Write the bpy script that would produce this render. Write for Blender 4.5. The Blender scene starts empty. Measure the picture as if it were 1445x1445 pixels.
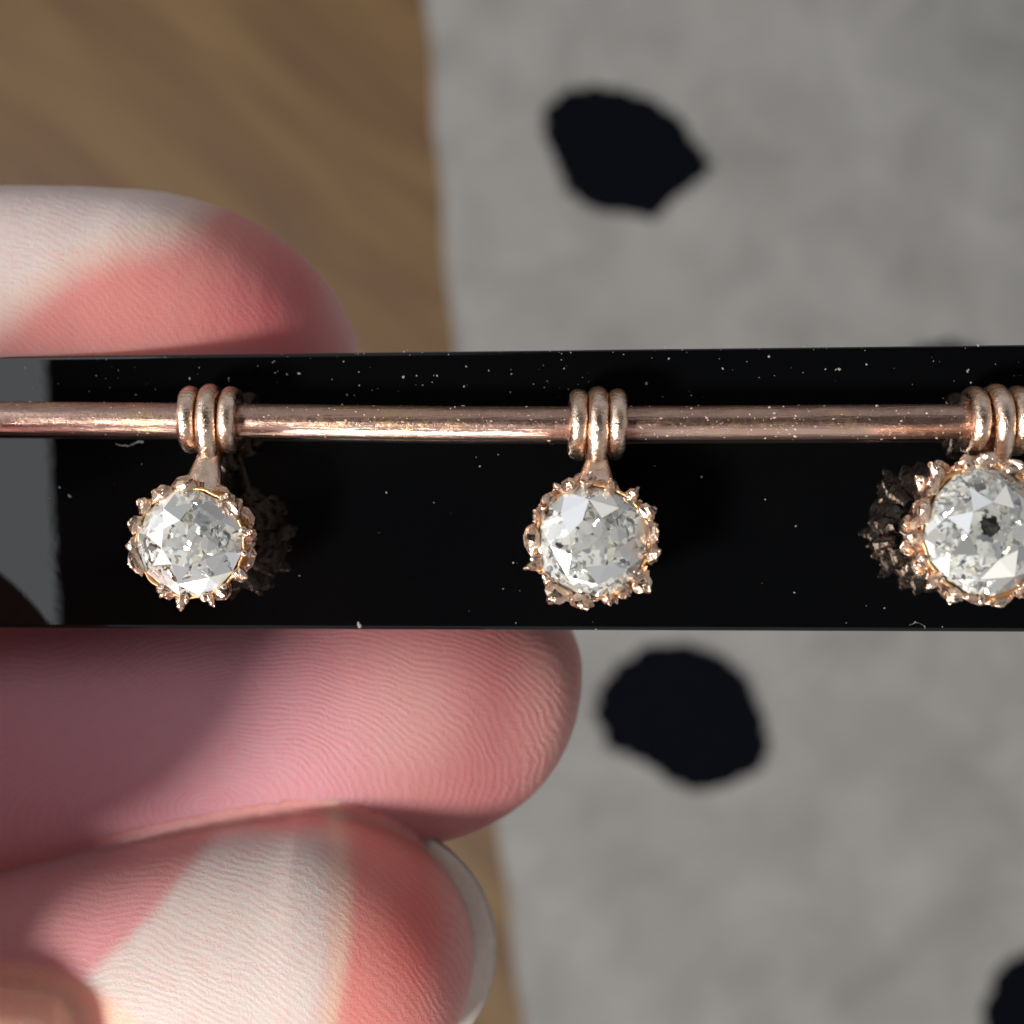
import bpy, bmesh, math, random
import numpy as np
from mathutils import Vector, Matrix, noise as mnoise
random.seed(7); np.random.seed(7)
S = bpy.context.scene
COL = S.collection
PI = math.pi
# one Blender unit = one centimetre
S.unit_settings.system = 'METRIC'; S.unit_settings.scale_length = 0.01

# ------------------------------------------------------------------ camera
H = 60.0            # height of the black bar's face above the floor
D = 7.6             # lens to bar
K = 250.0           # photo pixels per centimetre on the bar
CZ = H + D
cam = bpy.data.cameras.new('camera'); camo = bpy.data.objects.new('camera', cam); COL.objects.link(camo)
camo.location = (0, 0, CZ)
cam.sensor_width = 36
cam.lens = 36 / (2 * (722.5 / K) / D)
cam.clip_start = 0.1; cam.clip_end = 2000
cam.dof.use_dof = True
cam.dof.focus_distance = D - 0.28
cam.dof.aperture_fstop = cam.lens * 1e-3 / 0.145
S.camera = camo

# ------------------------------------------------------------------ light (indoors, low sun through a window)
w = bpy.data.worlds.new('World'); S.world = w; w.use_nodes = True
bg = w.node_tree.nodes['Background']
bg.inputs[0].default_value = (0.95, 0.96, 1.0, 1); bg.inputs[1].default_value = 0.38

SUN = Vector((-0.66, -0.40, 0.70)).normalized()
def area(name, direction, dist, size, power, color, shape='DISK', size_y=0):
    l = bpy.data.lights.new(name, 'AREA'); l.shape = shape; l.size = size; l.energy = power; l.color = color
    if shape == 'RECTANGLE': l.size_y = size_y or size
    o = bpy.data.objects.new(name, l); COL.objects.link(o)
    p = Vector((0, 0, H)) + direction.normalized() * dist
    o.location = p
    o.rotation_euler = direction.normalized().to_track_quat('Z', 'Y').to_euler()
    return o
area('window_sunlight', SUN, 300, 64, 1.36e6, (1.0, 0.96, 0.90))
area('window_daylight', Vector((-0.86, 0.28, 0.80)), 110, 72, 3.6e4, (0.94, 0.97, 1.0), 'RECTANGLE', 120)
area('rod_fill', Vector((-0.22, -1.0, 0.20)), 130, 30, 3.6e4, (1.0, 0.95, 0.90), 'RECTANGLE')  # added fill lamp, brightens the underside of the rod

S.view_settings.view_transform = 'Standard'; S.view_settings.look = 'None'
S.view_settings.exposure = 0.0; S.view_settings.gamma = 1
S.render.engine = 'CYCLES'
S.cycles.max_bounces = 14; S.cycles.transmission_bounces = 12; S.cycles.glossy_bounces = 6

# ------------------------------------------------------------------ helpers
def plate_dz(px):       # the bar leans a little: its right end is nearer
    return -0.20 + 0.40 * px / 1445.0
def P(px, py, dz=0.0):  # a photo pixel at height dz over the bar plane -> world point
    s = (D - dz) / D
    return Vector(((px - 722.5) / K * s, -(py - 722.5) / K * s, H + dz))

def link(name, mesh, mat=None, parent=None, kind=None, smooth=True):
    o = bpy.data.objects.new(name, mesh); COL.objects.link(o)
    if mat is not None and not mesh.materials: mesh.materials.append(mat)
    if parent: o.parent = parent
    if kind: o['kind'] = kind
    if smooth:
        mesh.polygons.foreach_set('use_smooth', [True] * len(mesh.polygons))
    return o
def from_bm(bm, name):
    bmesh.ops.recalc_face_normals(bm, faces=bm.faces)
    me = bpy.data.meshes.new(name); bm.to_mesh(me); bm.free(); return me
def empty(name, loc, label, cat, group=None):
    o = bpy.data.objects.new(name, None); COL.objects.link(o); o.location = loc; o.empty_display_size = 0.2
    o['label'] = label; o['category'] = cat
    if group: o['group'] = group
    return o
def tag(o, label, cat, group=None):
    o['label'] = label; o['category'] = cat
    if group: o['group'] = group
    return o

class NT:
    def __init__(s, name):
        s.m = bpy.data.materials.new(name); s.m.use_nodes = True
        s.t = s.m.node_tree; s.b = s.t.nodes['Principled BSDF']
        s.out = s.t.nodes['Material Output']
    def n(s, typ, **kw):
        nd = s.t.nodes.new(typ)
        for k, v in kw.items():
            if isinstance(k, str) and hasattr(nd, k): setattr(nd, k, v)
        return nd
    def l(s, a, b): s.t.links.new(a, b)
    def set(s, **kw):
        for k, v in kw.items(): s.b.inputs[k.replace('_', ' ')].default_value = v
    def coord(s, scale=(1, 1, 1), rot=(0, 0, 0)):
        tc = s.n('ShaderNodeTexCoord'); mp = s.n('ShaderNodeMapping')
        mp.inputs['Scale'].default_value = scale; mp.inputs['Rotation'].default_value = rot
        s.l(tc.outputs['Object'], mp.inputs[0]); return mp.outputs[0]
    def noise(s, vec, scale, detail=3, rough=0.5, dist=0.0):
        nd = s.n('ShaderNodeTexNoise'); s.l(vec, nd.inputs['Vector'])
        nd.inputs['Scale'].default_value = scale; nd.inputs['Detail'].default_value = detail
        nd.inputs['Roughness'].default_value = rough; nd.inputs['Distortion'].default_value = dist
        return nd.outputs['Fac']
    def ramp(s, fac, stops):
        r = s.n('ShaderNodeValToRGB'); s.l(fac, r.inputs[0]); e = r.color_ramp.elements
        while len(e) < len(stops): e.new(0.5)
        for el, (p, c) in zip(e, stops):
            el.position = p; el.color = (*c, 1) if len(c) == 3 else (c[0],) * 3 + (1,)
        return r.outputs[0]
    def math(s, op, a, b=0.0, c=0.0):
        m = s.n('ShaderNodeMath'); m.operation = op
        for i, v in enumerate((a, b, c)):
            if isinstance(v, (int, float)): m.inputs[i].default_value = v
            else: s.l(v, m.inputs[i])
        return m.outputs[0]
    def mix(s, fac, a, b):
        m = s.n('ShaderNodeMix'); m.data_type = 'RGBA'
        for i, v in ((0, fac), (6, a), (7, b)):
            if isinstance(v, (int, float)): m.inputs[i].default_value = v
            elif isinstance(v, tuple): m.inputs[i].default_value = (*v, 1)
            else: s.l(v, m.inputs[i])
        return m.outputs[2]
    def attr(s, name):
        a = s.n('ShaderNodeAttribute'); a.attribute_name = name; return a
    def bump(s, h, dist, strength=1.0, prev=None):
        b = s.n('ShaderNodeBump'); b.inputs['Strength'].default_value = strength; b.inputs['Distance'].default_value = dist
        s.l(h, b.inputs['Height'])
        if prev: s.l(prev, b.inputs['Normal'])
        s.l(b.outputs[0], s.b.inputs['Normal']); return b.outputs[0]

# ------------------------------------------------------------------ materials
def mat_floor():
    m = NT('oak_floor')
    def along(sx, sy):
        mp = m.n('ShaderNodeMapping'); m.l(m.coord((0.62, 0.62, 0.62), (0, 0, math.radians(40))), mp.inputs[0])
        mp.inputs['Scale'].default_value = (sx, sy, 1); return mp.outputs[0]
    v = along(0.16, 1.0)
    a = m.noise(v, 0.62, 4, 0.55, 0.5)
    c = m.ramp(a, [(0.32, (0.058, 0.023, 0.005)), (0.5, (0.084, 0.042, 0.010)), (0.68, (0.112, 0.064, 0.018))])
    v2 = along(0.3, 6)
    g = m.noise(v2, 1.6, 4, 0.6)
    c2 = m.mix(m.math('MULTIPLY', g, 0.25), c, (0.10, 0.05, 0.02))
    m.l(c2, m.b.inputs['Base Color']); m.set(Roughness=0.55)
    m.bump(g, 0.02, 0.5); return m.m
def mat_rug():
    m = NT('grey_wool_rug')
    v = m.coord()
    a = m.noise(v, 0.20, 5, 0.65, 0.4); b = m.noise(v, 1.4, 4, 0.6)
    c = m.ramp(a, [(0.3, (0.185, 0.18, 0.171)), (0.7, (0.285, 0.279, 0.269))])
    c = m.mix(m.math('MULTIPLY', b, 0.35), c, (0.15, 0.152, 0.155))
    m.l(c, m.b.inputs['Base Color']); m.set(Roughness=0.95)
    m.b.inputs['Specular IOR Level'].default_value = 0.1
    f = m.noise(v, 9, 4, 0.7)
    m.bump(f, 0.12, 0.8); return m.m
def mat_felt():
    m = NT('black_felt'); v = m.coord()
    a = m.noise(v, 5, 4, 0.7)
    c = m.ramp(a, [(0.3, (0.0015, 0.0018, 0.003)), (0.7, (0.004, 0.0045, 0.007))])
    m.l(c, m.b.inputs['Base Color']); m.set(Roughness=1.0); m.b.inputs['Specular IOR Level'].default_value = 0.0
    m.bump(a, 0.05, 0.6); return m.m
def mat_onyx():
    m = NT('black_onyx'); v = m.coord()
    a = m.noise(v, 1.3, 4, 0.6, 0.8); s = m.noise(v, 7, 5, 0.7, 1.5)
    m.set(Base_Color=(0.0018, 0.002, 0.0024, 1), IOR=1.52)
    r = m.ramp(m.math('MULTIPLY', a, s), [(0.20, (0.01,)), (0.45, (0.030,))])
    m.l(r, m.b.inputs['Roughness'])
    m.bump(a, 0.004, 0.15); return m.m
def mat_gold(name='rose_gold', tint=(1.0, 0.78, 0.62), dirt=0.6, rough=0.09, scale=1.0):
    m = NT(name); v = m.coord()
    a = m.noise(v, 16 * scale, 5, 0.65, 0.6); b = m.noise(v, 60 * scale, 3, 0.6); g = m.noise(v, 5 * scale, 3, 0.5)
    dk = m.ramp(m.math('ADD', m.math('MULTIPLY', a, 0.6), m.math('MULTIPLY', g, 0.4)), [(0.42, (0.0,)), (0.62, (1.0,))])
    c = m.mix(m.math('MULTIPLY', dk, dirt), tint, (0.48, 0.28, 0.18))
    m.l(c, m.b.inputs['Base Color']); m.set(Metallic=1.0)
    r = m.ramp(a, [(0.3, (rough,)), (0.7, (rough + 0.28,))]); m.l(r, m.b.inputs['Roughness'])
    h = m.math('ADD', a, m.math('MULTIPLY', b, 0.5))
    m.bump(h, 0.009, 0.8); return m.m
def mat_rod():
    m = NT('tarnished_rose_gold_rod')
    v = m.coord((1.0, 1, 1)); vs = m.coord((0.25, 4, 4))
    a = m.noise(v, 26, 6, 0.7, 0.8); st = m.noise(vs, 12, 4, 0.6); g = m.noise(v, 3.0, 3)
    dk = m.ramp(m.math('ADD', m.math('MULTIPLY', a, 0.55), m.math('MULTIPLY', st, 0.45)), [(0.44, (0.0,)), (0.60, (1.0,))])
    face = m.attr('turn').outputs['Fac']        # 0 underside .. 1 top: grime sits on the front, the underside's mirrored bright line is painted in
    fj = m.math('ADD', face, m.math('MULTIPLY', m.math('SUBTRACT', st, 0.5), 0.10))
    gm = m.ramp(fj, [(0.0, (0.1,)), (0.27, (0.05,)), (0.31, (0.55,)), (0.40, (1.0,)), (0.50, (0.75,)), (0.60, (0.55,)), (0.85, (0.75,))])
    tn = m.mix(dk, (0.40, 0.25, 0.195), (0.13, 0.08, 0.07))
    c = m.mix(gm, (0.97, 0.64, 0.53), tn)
    yl = m.ramp(g, [(0.50, (0.0,)), (0.60, (1.0,))]); c = m.mix(m.math('MULTIPLY', m.math('MULTIPLY', yl, dk), 0.8), c, (0.80, 0.52, 0.26))
    m.l(c, m.b.inputs['Base Color']); m.set(Metallic=0.95)
    r = m.ramp(a, [(0.3, (0.20,)), (0.7, (0.42,))]); r = m.math('MULTIPLY', r, m.math('ADD', 0.45, m.math('MULTIPLY', gm, 0.6))); m.l(r, m.b.inputs['Roughness'])
    m.bump(m.math('ADD', m.math('MULTIPLY', m.math('MULTIPLY', a, gm), 0.55), m.math('MULTIPLY', st, 0.7)), 0.007, 0.7); return m.m
def mat_diamond(nm='old_cut_diamond', milk=0.78, culet=False):
    m = NT(nm); v = m.coord()
    nz = m.n('ShaderNodeTexNoise'); m.l(v, nz.inputs['Vector']); nz.inputs['Scale'].default_value = 9; nz.inputs['Detail'].default_value = 2
    mx = m.n('ShaderNodeVectorMath'); mx.operation = 'MULTIPLY_ADD'; m.l(nz.outputs['Color'], mx.inputs[0]); mx.inputs[1].default_value = (0.10, 0.10, 0.10); m.l(v, mx.inputs[2])
    def cells(scale):
        vo = m.n('ShaderNodeTexVoronoi'); m.l(mx.outputs[0], vo.inputs['Vector']); vo.inputs['Scale'].default_value = scale
        vo.distance = 'MANHATTAN'; return vo.outputs['Color']
    geo = m.n('ShaderNodeNewGeometry')
    def tilt(col, amt):
        cv = m.n('ShaderNodeVectorMath'); cv.operation = 'SUBTRACT'; m.l(col, cv.inputs[0]); cv.inputs[1].default_value = (0.5, 0.5, 0.5)
        sc = m.n('ShaderNodeVectorMath'); sc.operation = 'SCALE'; m.l(cv.outputs[0], sc.inputs[0]); sc.inputs['Scale'].default_value = amt
        ad = m.n('ShaderNodeVectorMath'); ad.operation = 'ADD'; m.l(geo.outputs['Normal'], ad.inputs[0]); m.l(sc.outputs[0], ad.inputs[1])
        nn = m.n('ShaderNodeVectorMath'); nn.operation = 'NORMALIZE'; m.l(ad.outputs[0], nn.inputs[0]); return nn.outputs[0]
    # the broken-up inside of the stone: small planes tilted every way, seen through the crown
    c1, c2 = cells(17), cells(42)
    c0 = cells(8.5); s0 = m.n('ShaderNodeSeparateColor'); m.l(c0, s0.inputs[0]); n0 = tilt(c0, 0.75)
    n1, n2 = tilt(c1, 0.95), tilt(c2, 1.5)
    s1 = m.n('ShaderNodeSeparateColor'); m.l(c1, s1.inputs[0]); s2 = m.n('ShaderNodeSeparateColor'); m.l(c2, s2.inputs[0])
    glass = m.n('ShaderNodeBsdfGlass'); glass.inputs['IOR'].default_value = 2.1; glass.inputs['Roughness'].default_value = 0.01
    glass.inputs['Color'].default_value = (0.99, 1.0, 0.985, 1)
    g1 = m.n('ShaderNodeBsdfGlossy'); g1.inputs['Roughness'].default_value = 0.16; m.l(n2, g1.inputs['Normal']); g1.inputs['Color'].default_value = (0.95, 0.96, 0.92, 1)
    df = m.n('ShaderNodeBsdfDiffuse'); m.l(n1, df.inputs['Normal'])
    mixv = m.math('ADD', m.math('MULTIPLY', s1.outputs[0], 0.5), m.math('MULTIPLY', s2.outputs[0], 0.5))
    tint = m.ramp(mixv, [(0.18, (0.04, 0.04, 0.045)), (0.36, (0.42, 0.43, 0.40)), (0.50, (0.93, 0.94, 0.89)), (0.8, (0.97, 0.98, 0.97))])  # light and dark of the sparkle painted into the plane colours
    hue = m.ramp(s1.outputs[2], [(0.0, (0.86, 0.92, 1.0)), (0.35, (1, 1, 1)), (0.7, (1, 1, 0.97)), (1.0, (1.0, 0.93, 0.74))])  # coloured flashes painted as plane tints
    hm_ = m.n('ShaderNodeMix'); hm_.data_type = 'RGBA'; hm_.blend_type = 'MULTIPLY'; hm_.inputs[0].default_value = 1
    m.l(tint, hm_.inputs[6]); m.l(hue, hm_.inputs[7]); m.l(hm_.outputs[2], df.inputs['Color'])
    m1 = m.n('ShaderNodeMixShader'); m1.inputs[0].default_value = 0.68
    m.l(g1.outputs[0], m1.inputs[1]); m.l(df.outputs[0], m1.inputs[2])
    # here and there one whole plane shows undivided
    d0 = m.n('ShaderNodeBsdfDiffuse'); m.l(n0, d0.inputs['Normal']); m.l(m.ramp(s0.outputs[1], [(0.2, (0.62, 0.62, 0.60)), (0.6, (0.95, 0.95, 0.93))]), d0.inputs['Color'])
    g0 = m.n('ShaderNodeBsdfGlossy'); m.l(n0, g0.inputs['Normal']); g0.inputs['Roughness'].default_value = 0.12; g0.inputs['Color'].default_value = (1, 0.99, 0.97, 1)
    mp0 = m.n('ShaderNodeMixShader'); mp0.inputs[0].default_value = 0.45; m.l(d0.outputs[0], mp0.inputs[1]); m.l(g0.outputs[0], mp0.inputs[2])
    mq = m.n('ShaderNodeMixShader'); m.l(m.math('GREATER_THAN', s0.outputs[0], 0.66), mq.inputs[0]); m.l(m1.outputs[0], mq.inputs[1]); m.l(mp0.outputs[0], mq.inputs[2])
    m1 = mq
    m2 = m.n('ShaderNodeMixShader'); m2.inputs[0].default_value = milk
    if culet:
        sx = m.n('ShaderNodeSeparateXYZ'); m.l(m.coord(), sx.inputs[0])
        dd = m.math('SQRT', m.math('ADD', m.math('POWER', m.math('ADD', sx.outputs[0], 0.035), 2), m.math('POWER', m.math('SUBTRACT', sx.outputs[1], 0.03), 2)))
        dd = m.math('ADD', dd, m.math('MULTIPLY', m.math('SUBTRACT', s2.outputs[1], 0.5), 0.02))
        m.l(m.math('MULTIPLY', m.math('GREATER_THAN', dd, 0.052), milk), m2.inputs[0])
    m.l(glass.outputs[0], m2.inputs[1]); m.l(m1.outputs[0], m2.inputs[2])
    g2 = m.n('ShaderNodeBsdfGlossy'); g2.inputs['Roughness'].default_value = 0.06; g2.inputs['Color'].default_value = (0.98, 0.98, 0.97, 1)
    m3 = m.n('ShaderNodeMixShader'); m3.inputs[0].default_value = 0.20
    m.l(m2.outputs[0], m3.inputs[1]); m.l(g2.outputs[0], m3.inputs[2])
    m.l(m3.outputs[0], m.out.inputs['Surface']); return m.m
def mat_skin():
    m = NT('skin'); v = m.coord()
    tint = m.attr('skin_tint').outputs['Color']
    ph = m.attr('ridge_phase').outputs['Fac']; am = m.attr('ridge_amount').outputs['Fac']
    n1 = m.noise(v, 9, 4, 0.6); n2 = m.noise(v, 70, 3, 0.6); n3 = m.noise(v, 24, 3, 0.6)
    wob = m.math('ADD', m.math('MULTIPLY', m.math('SUBTRACT', m.noise(v, 2.2, 2), 0.5), 5.0),
                 m.math('MULTIPLY', m.math('SUBTRACT', n3, 0.5), 0.16))
    s = m.math('SINE', m.math('MULTIPLY', m.math('ADD', ph, wob), 2 * PI))
    s = m.math('MULTIPLY', m.math('ADD', s, 1.0), 0.5)
    # ridges are broken up by pores and fade in and out
    brk = m.ramp(n1, [(0.30, (0.25,)), (0.62, (1.0,))])
    gap = m.ramp(m.noise(v, 38, 2, 0.5), [(0.34, (0.15,)), (0.50, (1.0,))])
    ridge = m.math('MULTIPLY', m.math('MULTIPLY', m.math('MULTIPLY', s, gap), am), brk)
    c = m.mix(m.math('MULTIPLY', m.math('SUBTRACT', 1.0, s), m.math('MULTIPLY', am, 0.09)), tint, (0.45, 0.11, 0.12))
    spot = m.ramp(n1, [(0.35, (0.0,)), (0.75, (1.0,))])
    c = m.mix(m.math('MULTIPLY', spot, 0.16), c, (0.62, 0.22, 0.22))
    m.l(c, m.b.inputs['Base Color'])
    m.set(Roughness=0.42, IOR=1.42)
    m.b.inputs['Specular IOR Level'].default_value = 0.42
    m.b.inputs['Subsurface Weight'].default_value = 0.9
    m.b.inputs['Subsurface Radius'].default_value = (1.0, 0.24, 0.16)
    m.b.inputs['Subsurface Scale'].default_value = 0.20
    r = m.ramp(n3, [(0.3, (0.36,)), (0.7, (0.54,))]); m.l(r, m.b.inputs['Roughness'])
    b1 = m.bump(ridge, 0.0034, 0.75)
    vo = m.n('ShaderNodeTexVoronoi'); vo.feature = 'DISTANCE_TO_EDGE'; vo.inputs['Scale'].default_value = 11
    dv = m.n('ShaderNodeVectorMath'); dv.operation = 'MULTIPLY_ADD'; nzz = m.n('ShaderNodeTexNoise'); m.l(v, nzz.inputs['Vector']); nzz.inputs['Scale'].default_value = 14
    m.l(nzz.outputs['Color'], dv.inputs[0]); dv.inputs[1].default_value = (.07, .07, .07); m.l(m.coord((1, 1.8, 1)), dv.inputs[2]); m.l(dv.outputs[0], vo.inputs['Vector'])
    crz = m.ramp(vo.outputs['Distance'], [(0.0, (0.0,)), (0.06, (1.0,))])
    m.bump(m.math('ADD', m.math('ADD', n2, m.math('MULTIPLY', n3, 0.7)), m.math('MULTIPLY', crz, 0.10)), 0.0048, 0.8, b1)
    return m.m
def mat_nail():
    m = NT('fingernail'); v = m.coord((1, 1, 1))
    a = m.noise(v, 10, 4, 0.6)
    c = m.ramp(a, [(0.3, (0.74, 0.68, 0.62)), (0.7, (0.88, 0.83, 0.78))])
    m.l(c, m.b.inputs['Base Color'])
    m.set(Roughness=0.30, IOR=1.5)
    m.b.inputs['Subsurface Weight'].default_value = 0.6; m.b.inputs['Subsurface Radius'].default_value = (1, .7, .6)
    m.b.inputs['Subsurface Scale'].default_value = 0.08
    m.b.inputs['Transmission Weight'].default_value = 0.5
    m.bump(a, 0.004, 0.6); return m.m
def mat_dust():
    m = NT('pale_dust'); m.set(Base_Color=(0.27, 0.265, 0.255, 1), Roughness=0.8); return m.m
def mat_phone(nm, col, rough):
    m = NT(nm); m.set(Base_Color=(*col, 1), Roughness=rough); return m.m

# ------------------------------------------------------------------ floor, rug
def floor_pt(px, py, z=0.0):
    s = (CZ - z) / D
    return Vector(((px - 722.5) / K * s, -(py - 722.5) / K * s, z))
def sheet(name, pts, z0, z1, mat, kind=None, parent=None, bev=0.0):
    bm = bmesh.new()
    lo = [bm.verts.new((x, y, z0)) for x, y in pts]; hi = [bm.verts.new((x, y, z1)) for x, y in pts]
    n = len(pts)
    top = bm.faces.new(hi)
    for i in range(n): bm.faces.new((lo[i], lo[(i + 1) % n], hi[(i + 1) % n], hi[i]))
    if bev:
        bmesh.ops.bevel(bm, geom=list(top.edges), offset=bev, segments=3, affect='EDGES', profile=0.6)
    return link(name, from_bm(bm, name), mat, parent, kind, smooth=False)

bm = bmesh.new()
bmesh.ops.create_grid(bm, x_segments=4, y_segments=4, size=400)
floor = link('floor', from_bm(bm, 'floor'), mat_floor(), None, 'structure')

felt = mat_felt()
RZ = 0.35
edge = [floor_pt(x, y, RZ) for x, y in ((540, -650), (570, -300), (601, 0), (618, 220), (640, 485), (672, 850), (706, 1190), (738, 1445), (770, 1760), (800, 2100))]
pts = []
for a, b in zip(edge[:-1], edge[1:]):
    for k in range(10):
        t = k / 10; p = a.lerp(b, t); pts.append((p.x + 0.10 * math.sin(p.y * 0.9) + random.uniform(-.04, .04), p.y))
pts.append((edge[-1].x, edge[-1].y))
pts += [(95, edge[-1].y), (95, edge[0].y)]
rug = sheet('rug', pts, 0.004, RZ, mat_rug())
tag(rug, 'pale grey wool rug with ragged black felt dots on the wooden floor', 'rug')

D1 = [(770, 150), (800, 126), (850, 121), (922, 140), (962, 172), (983, 204), (1006, 232), (984, 256), (945, 288), (922, 306), (880, 300), (840, 297), (800, 270), (788, 240), (768, 195)]
D2 = [(846, 975), (870, 937), (910, 915), (962, 909), (1022, 926), (1055, 962), (1078, 1020), (1086, 1052), (1072, 1088), (1036, 1103), (990, 1118), (958, 1110), (905, 1076), (856, 1050), (840, 1010)]
D3 = [(1470, 1338), (1432, 1350), (1408, 1372), (1397, 1402), (1386, 1440), (1400, 1500), (1450, 1545), (1530, 1550), (1600, 1500), (1610, 1420), (1570, 1360), (1520, 1335)]
def ragged(poly, amp=1.0):
    c = np.array(poly).mean(0); out = []
    n = len(poly)
    for i in range(n):
        a = np.array(poly[i]); b = np.array(poly[(i + 1) % n])
        for k in range(5):
            p = a + (b - a) * k / 5; out.append(p + np.random.uniform(-1, 1, 2) * 3.6 * amp)
    return out
def blob(cx, cy, r):
    return [(cx + r * (1 + random.uniform(-.14, .12)) * math.cos(t), cy + 0.9 * r * (1 + random.uniform(-.14, .12)) * math.sin(t)) for t in [k * 2 * PI / 13 for k in range(13)]]
dots = [D1, D2, D3, blob(1332, 566, 92)]
for cx, cy in ((1500, -190), (980, -620), (1700, 140), (1850, 820), (1100, 1840), (1780, 1900), (1950, 1420), (1000, 620)):
    if cx == 1000: continue
    dots.append(blob(cx, cy, 115))
for poly in dots:
    wp = [floor_pt(p[0], p[1], RZ + 0.12) for p in ragged(poly)]
    sheet('felt_dot', [(q.x, q.y) for q in wp], RZ + 0.004, RZ + 0.12, felt, None, rug)

# ------------------------------------------------------------------ the hand
def spline(pts, n):
    pts = [np.array(p, float) for p in pts]
    P_ = [2 * pts[0] - pts[1]] + pts + [2 * pts[-1] - pts[-2]]
    out = []
    for i in range(1, len(P_) - 2):
        for k in range(n):
            t = k / n; a, b, c, d = P_[i - 1], P_[i], P_[i + 1], P_[i + 2]
            out.append(0.5 * ((2 * b) + (-a + c) * t + (2 * a - 5 * b + 4 * c - d) * t * t + (-a + 3 * b - 3 * c + d) * t ** 3))
    out.append(pts[-1]); return out
HB = bmesh.new()
def tube(bm, st, n=7, seg=28):
    """st: (x, y, z, r_side, r_depth); rounded at both ends"""
    sp = spline(st, n)
    C_ = [Vector(s[:3]) for s in sp]
    T = []
    for i in range(len(C_)):
        T.append((C_[min(i + 1, len(C_) - 1)] - C_[max(i - 1, 0)]).normalized())
    rings = []
    def ring(c, t, ra, rb):
        u = Vector((0, 0, 1)) - t * t.z
        if u.length < 0.05: u = Vector((-1, 0, 0)) - t * (-t.x)
        u.normalize(); v = t.cross(u)
        return [bm.verts.new(c + v * ra * math.cos(a) + u * rb * math.sin(a)) for a in [k * 2 * PI / seg for k in range(seg)]]
    def cap(c, t, ra, rb, sign):
        r = []
        for k in range(7, 0, -1):
            a = k / 8 * PI / 2
            r.append(ring(c + t * sign * (ra + rb) / 2 * math.sin(a), t, ra * math.cos(a), rb * math.cos(a)))
        return r
    rings += cap(C_[0], T[0], sp[0][3], sp[0][4], -1)
    for c, t, s in zip(C_, T, sp): rings.append(ring(c, t, s[3], s[4]))
    rings += cap(C_[-1], T[-1], sp[-1][3], sp[-1][4], 1)[::-1]
    for a, b in zip(rings[:-1], rings[1:]):
        for k in range(seg): bm.faces.new((a[k], a[(k + 1) % seg], b[(k + 1) % seg], b[k]))
    bm.faces.new(rings[0]); bm.faces.new(rings[-1])
def fingertip(bm, prof, seg=64):
    """prof: (px, y_top, y_bottom, dz of centre, depth radius front, back) measured photo silhouette, left to tip"""
    A = np.array(prof, float); i0 = len(A) - 14          # the closing tip is the last 14 stations
    xu = np.arange(A[0, 0], A[i0, 0], 8.0); U = np.stack([xu] + [np.interp(xu, A[:, 0], A[:, c]) for c in range(1, 6)], 1)
    w_ = 12
    for c in range(1, 6):
        ext = np.concatenate([np.full(w_, U[0, c]), U[:, c], np.interp(xu[-1] + 8.0 * np.arange(1, w_ + 1), A[:, 0], A[:, c])])
        sm_ = np.convolve(ext, np.ones(2 * w_ + 1) / (2 * w_ + 1), 'valid'); k_ = np.clip((A[i0, 0] - xu) / 60.0, 0, 1)
        U[:, c] = U[:, c] * (1 - k_) + sm_ * k_
    tp = [A[i0] + (A[i0 + 1] - A[i0]) * 0.0] + [A[i] + (A[i + 1] - A[i]) * t for i in range(i0, len(A) - 1) for t in (.25, .5, .75, 1)]
    sp = [tuple(q) for q in U] + [tuple(q) for q in tp]; rings = []
    for s in sp:
        c = P(s[0], 0.5 * (s[1] + s[2]), s[3]); ry = 0.5 * (s[2] - s[1]) / K * (D - s[3]) / D
        rr = []
        for k in range(seg):
            a = k * 2 * PI / seg; ca, sa = math.cos(a), math.sin(a)
            e = 0.93
            yy = ry * math.copysign(abs(ca) ** e, ca); rz = s[4] if sa > 0 else s[5]
            zz = rz * math.copysign(abs(sa) ** e, sa)
            rr.append(bm.verts.new((c.x, c.y + yy, c.z + zz)))
        rings.append(rr)
    for a, b in zip(rings[:-1], rings[1:]):
        for k in range(seg): bm.faces.new((a[k], a[(k + 1) % seg], b[(k + 1) % seg], b[k]))
    bm.faces.new(rings[0]); bm.faces.new(rings[-1])
def tipprof(x0, xt, ytip, ytop, ybot, z0, zt, rf, rb, left, p=2.0, n=13):
    """left: earlier stations; then a super-elliptic closing from x0 to xt"""
    pr = list(left)
    for k in range(n + 1):
        t = math.sin(k / n * PI / 2); x = x0 + (xt - x0) * t
        f = max(0.012, (1 - t ** p) ** (1 / p)) if k < n else 0.012
        q = t ** 2
        cy_t = ytop + (ytip - ytop) * (1 - f); cy_b = ybot + (ytip - ybot) * (1 - f)
        fd = f ** 0.62
        pr.append((x, cy_t, cy_b, z0 + (zt - z0) * q, max(.01, rf * fd), max(.01, rb * fd)))
    return pr
# thumb, above and behind the bar
TH = tipprof(170, 511, 545, 271, 760, -1.14, -1.26, 0.92, 0.75,
             [(-420, 285, 730, -1.14, 0.90, 0.8), (-200, 274, 745, -1.14, 0.93, 0.8), (0, 268, 758, -1.14, 0.94, 0.8), (90, 266, 760, -1.14, 0.94, 0.8)], p=2.05)
# index finger, below and behind the bar
IX = tipprof(520, 821, 942, 800, 1196, -1.10, -1.14, 0.66, 0.65,
             [(-420, 900, 1290, -1.45, 0.72, 0.7), (-200, 880, 1272, -1.38, 0.70, 0.7), (0, 858, 1246, -1.30, 0.68, 0.7), (200, 836, 1212, -1.20, 0.67, 0.7), (380, 816, 1196, -1.11, 0.66, 0.7)], p=2.25)
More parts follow.
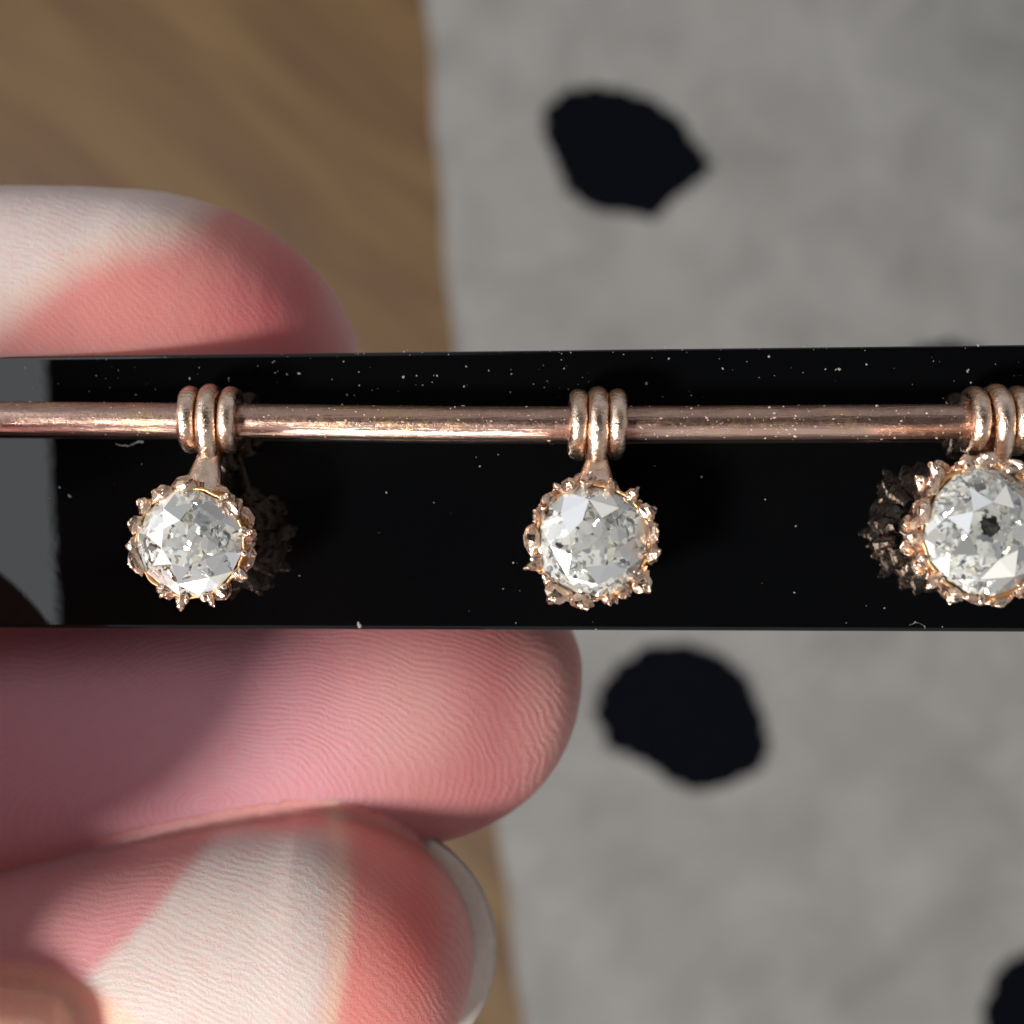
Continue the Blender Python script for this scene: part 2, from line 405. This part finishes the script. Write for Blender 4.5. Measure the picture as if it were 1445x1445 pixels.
# middle finger, lowest and a little nearer
MD = tipprof(430, 668, 1350, 1147, 1548, -0.60, -0.70, 0.78, 0.6,
             [(-420, 1330, 1760, -1.50, 0.70, 0.65), (-200, 1286, 1715, -1.08, 0.72, 0.65), (0, 1240, 1665, -0.86, 0.75, 0.65), (100, 1218, 1642, -0.77, 0.76, 0.63), (200, 1194, 1614, -0.65, 0.77, 0.61), (300, 1170, 1590, -0.605, 0.78, 0.6), (370, 1156, 1570, -0.60, 0.78, 0.6)], p=2.1)
for pr in (TH, IX, MD): fingertip(HB, pr)
def T_(px, py, dz, ra, rb=None): 
    q = P(px, py, dz); return (q.x, q.y, q.z, ra, rb or ra)
tube(HB, [T_(-380, 505, -1.22, .88, .84), T_(-900, 560, -1.2, .95, .95), T_(-1400, 760, -1.1, 1.05, 1.05), T_(-1900, 1080, -1.1, 1.3, 1.2)])
tube(HB, [T_(-380, 1094, -1.33, .76, .72), T_(-800, 1130, -1.8, .85, .8), T_(-1300, 1060, -1.7, .85, .8), T_(-1750, 1000, -1.6, 1.0, .85)])
tube(HB, [T_(-380, 1538, -1.44, .78, .68), T_(-800, 1560, -2.2, .85, .8), T_(-1300, 1430, -2.0, .85, .8), T_(-1800, 1400, -1.7, 1.0, .85)])
RG = [T_(-1750, 1850, -1.7, .95, .85), T_(-1100, 1860, -1.9, .86, .8), T_(-350, 1745, -0.95, .78, .7), T_(20, 1600, 0.02, .74, .42), T_(-150, 1575, 0.12, .72, .42), T_(-420, 1510, 0.45, .70, .5), T_(-700, 1400, 1.1, .72, .58)]
tube(HB, RG)
tube(HB, [T_(-1700, 2280, -1.6, .85, .8), T_(-1000, 2250, -1.8, .72, .7), T_(-350, 2150, -1.2, .66, .64), T_(-260, 2080, -.3, .60, .6), T_(-600, 1960, .5, .58, .54)])
def ell(px, py, dz, rx, ry, rz):
    c = P(px, py, dz)
    r = bmesh.ops.create_icosphere(HB, subdivisions=4, radius=1)
    for v in r['verts']: v.co = Vector((v.co.x * rx, v.co.y * ry, v.co.z * rz)) + c
ell(-2350, 1600, -1.5, 3.9, 3.9, 1.15)
ell(-2300, 1150, -0.9, 2.3, 1.6, 1.1)
ell(-1090, 1290, 1.65, 2.40, 1.85, 0.95)  # unseen bulge added to cast shade on index and middle finger
ell(-1400, 1350, 0.4, 2.2, 1.7, 1.3)  # joins the added shade-casting bulge to the palm
ell(-1500, 1350, -0.2, 2.2, 1.6, 1.3)
ell(-2600, 2000, -1.0, 2.4, 1.5, 1.0)
ell(-3150, 1600, -1.6, 3.2, 2.6, 1.1)
hm = from_bm(HB, 'hand_src')
tmp = bpy.data.objects.new('hand_src', hm); COL.objects.link(tmp)
md = tmp.modifiers.new('r', 'REMESH'); md.mode = 'VOXEL'; md.voxel_size = 0.029
ms = tmp.modifiers.new('s', 'SMOOTH'); ms.factor = 0.5; ms.iterations = 3
dg = bpy.context.evaluated_depsgraph_get()
hand_me = bpy.data.meshes.new_from_object(tmp.evaluated_get(dg))
bpy.data.objects.remove(tmp); bpy.data.meshes.remove(hm)
hand_me.name = 'hand'
print('hand verts', len(hand_me.vertices))
# per-vertex skin data: ridge pattern and tints with painted light and shade, masked in view coordinates
nv = len(hand_me.vertices); co = np.empty(nv * 3); hand_me.vertices.foreach_get('co', co); co = co.reshape(-1, 3)
dzv = co[:, 2] - H; sc = K * D / (D - dzv)
QX = co[:, 0] * sc + 722.5; QY = 722.5 - co[:, 1] * sc
def cdist(prof):
    a = np.array(prof); cxs = a[:, 0]; cy = 0.5 * (a[:, 1] + a[:, 2]); hw = np.maximum(0.5 * (a[:, 2] - a[:, 1]), 60)
    yc = np.interp(QX, cxs, cy); hwv = np.interp(QX, cxs, hw)
    zc = np.interp(QX, cxs, a[:, 3]); rz = np.maximum(np.interp(QX, cxs, a[:, 4]), .3)
    d = np.sqrt(((QY - yc) / hwv) ** 2 + ((dzv - zc) / rz) ** 2)
    d[QX > cxs[-1] + 30] = 9; return d
dT, dI, dM = cdist(TH), cdist(IX), cdist(MD)
own = np.argmin(np.stack([dT, dI, dM]), 0); mind = np.min(np.stack([dT, dI, dM]), 0)
phase = np.zeros(nv); amt = np.zeros(nv)
def sm(x, a, b):
    t = np.clip((x - a) / (b - a), 0, 1); return t * t * (3 - 2 * t)
def rad(cx, cy, ax, ay, rot=0):
    c, s = math.cos(rot), math.sin(rot); dx = QX - cx; dy = QY - cy
    u = (dx * c + dy * s) / ax; v = (-dx * s + dy * c) / ay
    return np.sqrt(u * u + v * v)
# index: loop round a core, with a delta at its left
rI = rad(300, 1135, 1.25, 0.62, -0.12) * 0.80
dl = rad(110, 985, 1, 1)
phI = rI / 8.0 + 7.0 * np.exp(-(dl / 110) ** 2)
rM = rad(130, 1640, 1.12, 0.95, 0.0); phM = rM / 10.0
rT = rad(-90, 610, 1.15, 0.95, 0.0); phT = rT / 9.2
phase = np.choose(own, [phT, phI, phM])
tipx = np.choose(own, [sm(QX, -700, -150), sm(QX, -700, -150), sm(QX, -700, -150)])
amt = tipx * (mind < 2.2)
amt *= np.choose(own, [0.42 + 0 * QX, 0.85 + 0.35 * sm(QX, 560, 800), 0.62 + 0.8 * sm(QX, 560, 660)])
# skin colour, with lit and shaded areas painted in
base = np.array([0.60, 0.30, 0.27]); glow_red = np.array([0.66, 0.135, 0.135]); pale = np.array([0.73, 0.64, 0.61]); shade_mauve = np.array([0.68, 0.34, 0.40])  # red, pale and mauve paint in glowing, sunlit and shaded skin
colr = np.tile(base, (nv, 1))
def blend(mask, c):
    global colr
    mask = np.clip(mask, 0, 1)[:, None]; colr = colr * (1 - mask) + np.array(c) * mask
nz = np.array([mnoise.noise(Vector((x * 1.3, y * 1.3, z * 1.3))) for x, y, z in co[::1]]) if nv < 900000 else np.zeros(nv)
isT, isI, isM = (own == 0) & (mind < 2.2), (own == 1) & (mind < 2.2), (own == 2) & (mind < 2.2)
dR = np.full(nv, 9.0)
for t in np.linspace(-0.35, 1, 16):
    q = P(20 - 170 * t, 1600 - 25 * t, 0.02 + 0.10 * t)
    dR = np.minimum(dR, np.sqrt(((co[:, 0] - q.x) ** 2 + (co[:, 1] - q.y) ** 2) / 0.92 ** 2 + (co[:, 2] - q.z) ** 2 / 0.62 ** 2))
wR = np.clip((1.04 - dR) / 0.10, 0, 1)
# sunlit patches painted pale, the red glow beyond their edges painted as well
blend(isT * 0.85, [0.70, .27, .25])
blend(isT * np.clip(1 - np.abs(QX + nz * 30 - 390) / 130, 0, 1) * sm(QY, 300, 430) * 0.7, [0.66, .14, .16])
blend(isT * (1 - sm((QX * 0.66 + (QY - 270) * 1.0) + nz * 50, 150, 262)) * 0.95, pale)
blend(isT * np.exp(-((QX * 0.66 + (QY - 270) + nz * 50 - 195) / 34) ** 2) * 0.28, [.80, .72, .54])  # yellowish fringe of the painted sunlit patch
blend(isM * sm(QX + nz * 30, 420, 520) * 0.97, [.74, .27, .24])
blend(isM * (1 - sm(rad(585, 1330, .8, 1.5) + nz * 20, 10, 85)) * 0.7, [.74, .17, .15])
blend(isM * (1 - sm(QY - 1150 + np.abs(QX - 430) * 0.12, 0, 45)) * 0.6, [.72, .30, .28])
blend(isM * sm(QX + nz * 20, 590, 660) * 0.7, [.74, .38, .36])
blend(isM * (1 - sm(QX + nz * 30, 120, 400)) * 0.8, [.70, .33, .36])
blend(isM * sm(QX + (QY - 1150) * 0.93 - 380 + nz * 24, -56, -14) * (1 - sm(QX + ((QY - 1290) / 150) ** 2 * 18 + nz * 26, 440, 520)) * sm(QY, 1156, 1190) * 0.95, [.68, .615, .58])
blend(isM * np.exp(-((QX + ((QY - 1290) / 150) ** 2 * 18 + nz * 14 - 485) / 14) ** 2) * 0.35, [.80, .74, .50])  # same painted fringe along the middle finger's lit patch
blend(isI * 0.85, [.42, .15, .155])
blend(isI * (1 - sm(rad(575, 1000, 1.0, 1.1, 0.5) + nz * 30, 20, 150)) * 0.6, [.64, .38, .36])  # highlight painted on the index pad
blend(isI * (1 - sm(QX + nz * 60, 330, 600)) * 0.85, shade_mauve)  # mauve of the shaded side painted in
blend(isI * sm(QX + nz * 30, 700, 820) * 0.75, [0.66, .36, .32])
blend(isT * sm(QX + nz * 20, 425, 500) * 0.6, [.80, .46, .43])  # lighter rim painted on the thumb's end
blend(wR, [0.95, 0.54, 0.41])  # ring finger's sunlit orange painted in
amt *= 1 - wR
a = hand_me.attributes.new('ridge_phase', 'FLOAT', 'POINT'); a.data.foreach_set('value', phase.astype(np.float32))
a = hand_me.attributes.new('ridge_amount', 'FLOAT', 'POINT'); a.data.foreach_set('value', amt.astype(np.float32))
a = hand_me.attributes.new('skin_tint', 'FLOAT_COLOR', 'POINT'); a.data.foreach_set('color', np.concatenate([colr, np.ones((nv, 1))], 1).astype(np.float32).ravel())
SKIN = mat_skin(); NAIL = mat_nail()
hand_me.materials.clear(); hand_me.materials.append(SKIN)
hand = link('hand', hand_me)
tag(hand, 'left hand pinching the black bar between thumb tip and two fingertips', 'hand')

def nail(cx, cy, a, w, dzc, depth, length):
    """curved plate at the back of the fingertip, its free edge past the flesh"""
    bm = bmesh.new(); nu, nvv = 40, 16; out = []; inn = []
    c0 = P(cx, cy, dzc); s = (D - dzc) / D / K
    for j in range(nvv + 1):
        ro, ri = [], []
        for i in range(nu + 1):
            th = (-1 + 2 * i / nu) * math.radians(84)
            sx = math.sin(th); xt = c0.x + a * s * math.sqrt(max(0, 1 - (sx * 0.985) ** 2)) 
            xx = xt - length * (j / nvv)
            wob = 0.004 * mnoise.noise(Vector((i * .35, j * .1, cx)))
            p = Vector((xx + wob, c0.y + w * s * sx, c0.z - depth * math.cos(th)))
            ro.append(bm.verts.new(p)); ri.append(bm.verts.new(p + Vector((-0.006 if j == 0 else 0, -0.03 * sx, 0.035))))
        out.append(ro); inn.append(ri)
    for j in range(nvv):
        for i in range(nu):
            bm.faces.new((out[j][i], out[j][i + 1], out[j + 1][i + 1], out[j + 1][i]))
            bm.faces.new((inn[j][i], inn[j + 1][i], inn[j + 1][i + 1], inn[j][i + 1]))
    for i in range(nu):
        bm.faces.new((out[0][i], inn[0][i], inn[0][i + 1], out[0][i + 1])); bm.faces.new((out[-1][i], out[-1][i + 1], inn[-1][i + 1], inn[-1][i]))
    for j in range(nvv):
        bm.faces.new((out[j][0], out[j + 1][0], inn[j + 1][0], inn[j][0])); bm.faces.new((out[j][-1], inn[j][-1], inn[j + 1][-1], out[j + 1][-1]))
    return link('fingernail', from_bm(bm, 'fingernail'), NAIL, hand)
nail(480, 1348, 221, 199, -0.75, 0.14, 0.95)
nail(640, 950, 183, 150, -1.35, 0.30, 0.95)
nail(300, 530, 200, 205, -1.75, 0.35, 1.1)

# ------------------------------------------------------------------ black bar
TL, TR, BR, BL = (0, 503), (1445, 486), (1445, 892), (0, 886.5)
def plate_pt(px, py): return P(px, py, plate_dz(px))
# extend the four measured corners along the bar beyond the frame
tl, tr, br, bl = [plate_pt(*q) for q in (TL, TR, BR, BL)]
ex = lambda a, b, t: a + (b - a) * t
TLx, TRx = ex(tl, tr, -0.30), ex(tl, tr, 1.30); BLx, BRx = ex(bl, br, -0.30), ex(bl, br, 1.30)
nrm = (tr - tl).cross(tl - bl).normalized()
if nrm.z < 0: nrm = -nrm
PN = nrm
plate = empty('black_bar', (TLx + BRx) / 2, 'glossy black stone bar held horizontally between the fingertips', 'bar')
bm = bmesh.new()
O = plate.location
f = [bm.verts.new(q - O) for q in (TLx, TRx, BRx, BLx)]; b_ = [bm.verts.new(q - O - nrm * 0.17) for q in (TLx, TRx, BRx, BLx)]
bm.faces.new(f); bm.faces.new(b_[::-1])
for i in range(4): bm.faces.new((f[i], b_[i], b_[(i + 1) % 4], f[(i + 1) % 4]))
bmesh.ops.bevel(bm, geom=[e for e in bm.edges], offset=0.022, segments=3, affect='EDGES', profile=0.6)
ONYX = mat_onyx()
me = from_bm(bm, 'stone_slab')
slab = link('stone_slab', me, ONYX, plate, None, smooth=False)
def on_plate(px, py, h=0.0):
    """point h above the bar's face seen at this pixel"""
    d = Vector(((px - 722.5) / K, -(py - 722.5) / K, -D)); o = Vector((0, 0, CZ))
    t = (tl + nrm * h - o).dot(nrm) / d.dot(nrm); return o + d * t

# dust and tiny chips on the bar
DUST = mat_dust(); bm = bmesh.new()
def speck(px, py, r, fl=0.5, h=0.0):
    c = on_plate(px, py, h + r * fl * 0.5)
    q = bmesh.ops.create_icosphere(bm, subdivisions=1, radius=r)
    sx, sy = random.uniform(.6, 1.6), random.uniform(.5, 1.2); ro = Matrix.Rotation(random.uniform(0, PI), 3, 'Z')
    for v in q['verts']:
        k = 1 + random.uniform(-.35, .35); v.co = ro @ Vector((v.co.x * sx * k, v.co.y * sy * k, v.co.z * fl)) + c
spots = [(36, 519), (48, 547), (155, 547), (192, 557), (500, 558), (268, 534), (323, 534), (323, 538), (392, 524), (405, 528), (422, 527), (485, 510), (507, 544), (569, 532), (588, 530), (612, 530), (617, 530), (658, 517), (690, 523), (796, 520), (655, 545), (490, 557), (944, 506), (912, 542), (912, 541), (935, 560), (1180, 521), (1184, 521), (1367, 522), (1370, 540), (1165, 521), (1223, 514), (1093, 530), (990, 673), (724, 794), (710, 831), (672, 645), (677, 658), (841, 888), (878, 893), (1121, 836), (1248, 858), (545, 695), (70, 703), (98, 700), (84, 688), (200, 655), (1380, 487), (575, 494), (570, 496), (939, 489), (1135, 488), (1085, 503), (1365, 524), (1020, 520), (880, 500)]
for x, y in spots: speck(x, y, random.uniform(.0035, .0085))
for k in range(110):
    x = random.uniform(0, 1445); y = random.choice([random.uniform(500, 562), random.uniform(500, 562), random.uniform(640, 885)])
    speck(x, y, random.choice([.0015, .002, .003, .004]))
for k in range(34):
    x = random.uniform(0, 1445); speck(x, 488 + (1445 - x) / 1445 * 16 + random.uniform(0, 5), random.uniform(.0015, .0035))
for k in range(26):   # small curled fibre by the lower edge at the right, and lint under the rod at the left
    t = k / 25; speck(1284 + 20 * t + 3 * math.sin(t * 9), 882 - 6 * math.sin(t * 3.4) + 3 * t, .0025)
for k in range(26):
    t = k / 25; speck(163 + 38 * t, 626 + 3 * math.sin(t * 4.5) + random.uniform(-1, 1), .003 + .004 * t)
for k in range(3): speck(506 + k, 880 + 2 * k, .010)
dust = link('dust', from_bm(bm, 'dust'), DUST, None, 'stuff', smooth=False)
tag(dust, 'fine pale dust and lint scattered over the glossy black bar', 'dust')

# ------------------------------------------------------------------ gold rod
ROD_H = 0.19; ROD_R = 0.094
def rod_pt(px):
    y = np.interp(px, [-400, 0, 258, 620, 800, 1100, 1360, 1850], [589, 590, 592, 597, 597.5, 596, 594.5, 592])
    return on_plate(px, float(y), ROD_H)
bm = bmesh.new(); rings = []; xs = list(np.linspace(-330, 1780, 120)); seg = 32
for i, x in enumerate(xs):
    c = rod_pt(x); rr = []
    for k in range(seg):
        a_ = 2 * PI * k / seg
        r = ROD_R * (1 + 0.012 * mnoise.noise(Vector((x * .02, math.cos(a_), math.sin(a_)))))
        rr.append(bm.verts.new((c.x, c.y + r * math.cos(a_), c.z + r * math.sin(a_))))
    rings.append(rr)
for a_, b2 in zip(rings[:-1], rings[1:]):
    for k in range(seg): bm.faces.new((a_[k], a_[(k + 1) % seg], b2[(k + 1) % seg], b2[k]))
bm.faces.new(rings[0]); bm.faces.new(rings[-1])
ROD = mat_rod()
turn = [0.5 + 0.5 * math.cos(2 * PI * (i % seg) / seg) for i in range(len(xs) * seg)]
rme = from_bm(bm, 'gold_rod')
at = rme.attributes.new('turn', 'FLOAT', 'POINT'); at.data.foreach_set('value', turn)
rod = link('gold_rod', rme, ROD)
tag(rod, 'thin tarnished rose gold rod running along the front of the black bar', 'rod')

# grime and lint sticking to the rod
bm = bmesh.new()
for k in range(420):
    x = random.uniform(0, 1445); c = rod_pt(x); a_ = math.radians(random.gauss(95, 38))
    r = random.choice([.002, .003, .003, .004, .006])
    q = bmesh.ops.create_icosphere(bm, subdivisions=1, radius=r)
    sx = random.uniform(.7, 2.0)
    cc = Vector((c.x, c.y + ROD_R * math.cos(a_), c.z + ROD_R * math.sin(a_)))
    for v in q['verts']: v.co = Vector((v.co.x * sx, v.co.y, v.co.z)) * (1 + random.uniform(-.3, .3)) + cc
gr = NT('rod_grime'); gr.set(Base_Color=(0.55, 0.40, 0.33, 1), Roughness=0.6, Metallic=0.3)
g = link('grime', from_bm(bm, 'grime'), gr.m, rod, 'stuff', smooth=False)

# ------------------------------------------------------------------ diamond drops
GOLD = mat_gold(); GOLD_IN = mat_gold('gold_bounce_tint', (1.0, 0.62, 0.30), 0.5, 0.25)  # inner gold tinted deeper to paint in light bouncing inside the crown
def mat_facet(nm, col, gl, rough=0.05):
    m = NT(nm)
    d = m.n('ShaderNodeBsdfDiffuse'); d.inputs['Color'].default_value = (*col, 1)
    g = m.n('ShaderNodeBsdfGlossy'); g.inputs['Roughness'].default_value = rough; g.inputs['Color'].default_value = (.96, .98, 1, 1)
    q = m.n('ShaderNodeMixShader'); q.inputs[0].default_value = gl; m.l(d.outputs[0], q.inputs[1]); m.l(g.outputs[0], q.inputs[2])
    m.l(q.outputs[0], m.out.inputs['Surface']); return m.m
FACETS = [mat_facet('flash_pale_facet', (.74, .78, .84), 0.22), mat_facet('unlit_grey_facet', (.34, .35, .35), 0.45), mat_facet('flash_white_facet', (.80, .80, .76), 0.12)]  # facet flashes and dark reflections painted as fixed colours
DIA = mat_diamond(); DIA3 = mat_diamond('old_cut_diamond_open_culet', 0.82, True)
def torus_ring(px, wid, rad_y, drop, parent, O, sway=0.0):
    """flattened ring round the rod; drop lengthens its lower side"""
    bm = bmesh.new(); c = rod_pt(px) - O; R = rad_y - wid; nU, nV = 44, 14; rings = []
    sd = random.random() * 20
    for i in range(nU):
        a_ = 2 * PI * i / nU; cy, sy = math.cos(a_), math.sin(a_)
        ext = drop * max(0, -cy) ** 1.5
        rr = []
        for j in range(nV):
            b3 = 2 * PI * j / nV
            rad_ = R + wid * math.cos(b3) * 0.85
            w_ = wid * (1 + 0.10 * mnoise.noise(Vector((i * .35, sd, 0))))
            p = Vector((c.x + w_ * math.sin(b3) + sway * cy, c.y + (rad_) * cy - ext, c.z + rad_ * sy))
            rr.append(bm.verts.new(p))
        rings.append(rr)
    for i in range(nU):
        A, B = rings[i], rings[(i + 1) % nU]
        for j in range(nV): bm.faces.new((A[j], A[(j + 1) % nV], B[(j + 1) % nV], B[j]))
    return link('bail_ring', from_bm(bm, 'bail_ring'), GOLD, parent)

def diamond_mesh(R, seed):
    rnd = random.Random(seed); pts = []
    def j(v=0.02): return 1 + rnd.uniform(-v, v)
    tz, gz = 0.36 * R, 0.0
    for k in range(8):
        t = k * PI / 4 + rnd.uniform(-.03, .03)
        pts.append((0.46 * R * math.cos(t) * j(.05), 0.46 * R * math.sin(t) * j(.05), tz))
        t2 = t + PI / 8
        pts.append((0.77 * R * math.cos(t2) * j(), 0.77 * R * math.sin(t2) * j(), 0.245 * R))
        pts.append((0.45 * R * math.cos(t2), 0.45 * R * math.sin(t2), -0.52 * R))
        pts.append((0.09 * R * math.cos(t), 0.09 * R * math.sin(t), -0.82 * R))
    for k in range(16):
        t = k * PI / 8; sq = 1 + 0.025 * math.cos(4 * t)
        pts.append((R * sq * math.cos(t) * j(.01), R * sq * math.sin(t) * j(.01), 0.02 * R)); pts.append((R * sq * math.cos(t), R * sq * math.sin(t), -0.03 * R))
    bm = bmesh.new(); vs = [bm.verts.new(p) for p in pts]
    bmesh.ops.convex_hull(bm, input=vs)
    bmesh.ops.dissolve_limit(bm, angle_limit=0.01, verts=bm.verts[:], edges=bm.edges[:])
    return from_bm(bm, 'diamond')

def claw_mesh(R, length, wid, lift, thick, seed, split=False):
    """one claw of the crown, along +x from the collet to its tip, z up"""
    rnd = random.Random(seed)
    pth = [(0.66, -0.95, .8), (0.86, -0.60, 1.0), (0.98, -0.30, 1.25), (1.03, -0.06 + lift * .4, 1.25), (1.05 + length * .5, 0.03 + lift * .8, .85), (1.05 + length, 0.02 + lift, .22)]
    bm = bmesh.new(); rings = []; nn = 7
    sp = spline([(a_, b3, c) for a_, b3, c in pth], 3)
    for i, s in enumerate(sp):
        rr = []
        for k in range(nn):
            a_ = 2 * PI * k / nn
            ww = wid * s[2] * math.cos(a_) * (1 + rnd.uniform(-.22, .22)); tt = thick * (0.5 + 0.5 * s[2]) * math.sin(a_) * (1 + rnd.uniform(-.3, .3))
            i2 = min(i + 1, len(sp) - 1); i1 = max(i - 1, 0)
            dx, dz = sp[i2][0] - sp[i1][0], sp[i2][1] - sp[i1][1]; L = math.hypot(dx, dz)
            nx, nz_ = -dz / L, dx / L
            rr.append(bm.verts.new((s[0] * R + nx * tt, ww, s[1] * R + nz_ * tt)))
        rings.append(rr)
    for A, B in zip(rings[:-1], rings[1:]):
        for k in range(nn): bm.faces.new((A[k], A[(k + 1) % nn], B[(k + 1) % nn], B[k]))
    bm.faces.new(rings[0]); tipv = bm.verts.new((sp[-1][0] * R + .006, 0, sp[-1][1] * R + .002))
    for k in range(nn): bm.faces.new((rings[-1][k], rings[-1][(k + 1) % nn], tipv))
    return from_bm(bm, 'prong')

def lathe(name, prof, mat, parent, scallop=0.0, nsc=16, seg=96, wall=0.02):
    bm = bmesh.new(); rings = []
    for r, z in prof:
        rings.append([bm.verts.new((r * (1 + scallop * math.cos(nsc * 2 * PI * k / seg)) * math.cos(2 * PI * k / seg), r * (1 + scallop * math.cos(nsc * 2 * PI * k / seg)) * math.sin(2 * PI * k / seg), z)) for k in range(seg)])
    for A, B in zip(rings[:-1], rings[1:]):
        for k in range(seg): bm.faces.new((A[k], A[(k + 1) % seg], B[(k + 1) % seg], B[k]))
    bm.faces.new(rings[0]); bm.faces.new(rings[-1])
    return link(name, from_bm(bm, name), mat, parent)

def drop(spec):
    cx, cy, R, h, tilt, rots, bx, label, seed, np_ = spec
    rnd = random.Random(seed)
    C0 = on_plate(cx, cy, h)
    t = empty('diamond_drop', C0, label, 'diamond drop', 'diamond drops hanging from the gold rod')
    Mx = Matrix.Rotation(tilt[0], 4, 'Y') @ Matrix.Rotation(tilt[1], 4, 'X') @ Matrix.Rotation(rots, 4, 'Z')
    def put(o): o.matrix_local = Mx; return o
    # bail: three rings and the neck to the crown
    for i, bxi in enumerate(bx):
        mid = (i == 1)
        torus_ring(bxi, 0.050 if not mid else 0.054, 0.198 if not mid else 0.212, 0.0 if not mid else 0.08, t, C0, rnd.uniform(-.006, .006))
    # neck
    bm = bmesh.new(); a0 = rod_pt(bx[1]) - C0 + Vector((0, -0.19, 0.05)); a1 = Mx @ Vector((0, 0, -0.5 * R)); 
    tgt = Vector((a1.x, a1.y, a1.z)); dirv = (a0 - tgt); dirv.z = 0; dirv.normalize(); a1 = tgt + dirv * R * 0.75
    q = [(*(a0 + Vector((0, .07, -.05))), .02, .02), (*a0, .056, .05), (*a0.lerp(a1, .5), .095, .07), (*a1, .12, .08)]
    tube(bm, q, 4, 16); link('neck', from_bm(bm, 'neck'), GOLD, t)
    # collet (cone cup) under the stone
    put(lathe('collet', [(0.30 * R, -1.25 * R), (0.55 * R, -1.15 * R), (0.80 * R, -0.62 * R), (1.01 * R, -0.12 * R), (1.035 * R, 0.0), (1.0 * R, 0.035 * R), (0.965 * R, -0.03 * R), (0.80 * R, -0.34 * R), (0.30 * R, -0.98 * R)], GOLD_IN, t, 0.012, np_))
    # stone
    d = put(link('diamond', diamond_mesh(R * 0.975, seed), DIA3 if seed == 37 else DIA, t, smooth=False))
    for mm in FACETS: d.data.materials.append(mm)
    for p in d.data.polygons:        # some crown facets get a painted flash or dark reflection
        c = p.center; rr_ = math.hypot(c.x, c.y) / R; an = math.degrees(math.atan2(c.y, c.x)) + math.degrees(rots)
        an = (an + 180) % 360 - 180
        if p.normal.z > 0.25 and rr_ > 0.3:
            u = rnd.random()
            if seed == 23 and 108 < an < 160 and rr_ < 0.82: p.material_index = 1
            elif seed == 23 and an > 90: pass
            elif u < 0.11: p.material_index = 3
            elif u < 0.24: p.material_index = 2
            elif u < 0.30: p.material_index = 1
    # crown of claws: upper row and lower row
    vari = [claw_mesh(R, rnd.uniform(.06, .27), rnd.uniform(.034, .062), rnd.uniform(-.08, .16), rnd.uniform(.022, .042), seed * 10 + i) for i in range(9)]
    for k in range(np_):
        a_ = 2 * PI * k / np_ + rnd.uniform(-.08, .08)
        if rnd.random() < .10: continue
        o = link('prong', vari[rnd.randrange(9)], GOLD, t, smooth=False)
        sc_ = rnd.uniform(.97, 1.03)
        o.matrix_local = Mx @ Matrix.Rotation(a_, 4, 'Z') @ Matrix.Rotation(rnd.uniform(-.3, .3), 4, 'X') @ Matrix.Diagonal((sc_, rnd.uniform(.6, 1.35), 1, 1))
    for k in range(np_):
        a_ = 2 * PI * (k + .5) / np_ + rnd.uniform(-.06, .06)
        o = link('prong', vari[rnd.randrange(9)], GOLD, t, smooth=False)
        o.matrix_local = Mx @ Matrix.Translation((0, 0, -0.48 * R)) @ Matrix.Rotation(a_, 4, 'Z') @ Matrix.Diagonal((rnd.uniform(.88, .98), rnd.uniform(.7, 1.1), .8, 1))
    # little beads of metal folded over the girdle
    bdm = bpy.data.meshes.new('bead'); bm = bmesh.new(); bmesh.ops.create_icosphere(bm, subdivisions=2, radius=0.02); bm.to_mesh(bdm); bm.free()
    bdm.materials.append(GOLD)
    for k in range(np_):
        a_ = 2 * PI * k / np_ + rnd.uniform(-.05, .05)
        if rnd.random() < .62: continue
        o = link('bead', bdm, None, t)
        o.matrix_local = Mx @ Matrix.Rotation(a_, 4, 'Z') @ Matrix.Translation((R * 1.03, 0, 0.06 * R)) @ Matrix.Diagonal((rnd.uniform(.8, 1.9), rnd.uniform(.7, 1.3), .8, 1))
    return t
r_ = math.radians
drop((268, 766, 0.292, 0.50, (r_(-3), r_(2)), .2, (270, 298, 326), 'left drop of three, cloudy grey white diamond in a crown of gold claws', 11, 17))
drop((836, 764, 0.298, 0.50, (r_(1), r_(1)), .5, (815, 842, 870), 'middle drop of three, diamond with one bright pale blue facet at its upper left', 23, 17))  # the pale blue is a flash painted on its upper left facets
drop((1390, 750, 0.338, 0.52, (r_(8), r_(-1)), .1, (1373, 1404, 1433), 'right drop of three, cut by the picture edge, dark culet showing in its diamond', 37, 18))

# ------------------------------------------------------------------ the phone that takes the picture (seen only mirrored in the bar)
ph = empty('phone', (0.0, 1.40, CZ + 0.62), 'dark phone held above the bar, mirrored faintly in its gloss', 'phone')
bm = bmesh.new(); bmesh.ops.create_cube(bm, size=1)
for v in bm.verts: v.co = Vector((v.co.x * 15.0 + 0.75, v.co.y * 7.4, v.co.z * 0.78))
bmesh.ops.bevel(bm, geom=[e for e in bm.edges if abs((e.verts[0].co - e.verts[1].co).z) > .5], offset=1.1, segments=8, affect='EDGES')
ph.rotation_euler.z = math.radians(3)
link('phone_body', from_bm(bm, 'phone_body'), mat_phone('phone_glass', (.006, .006, .008), .12), ph, smooth=False)
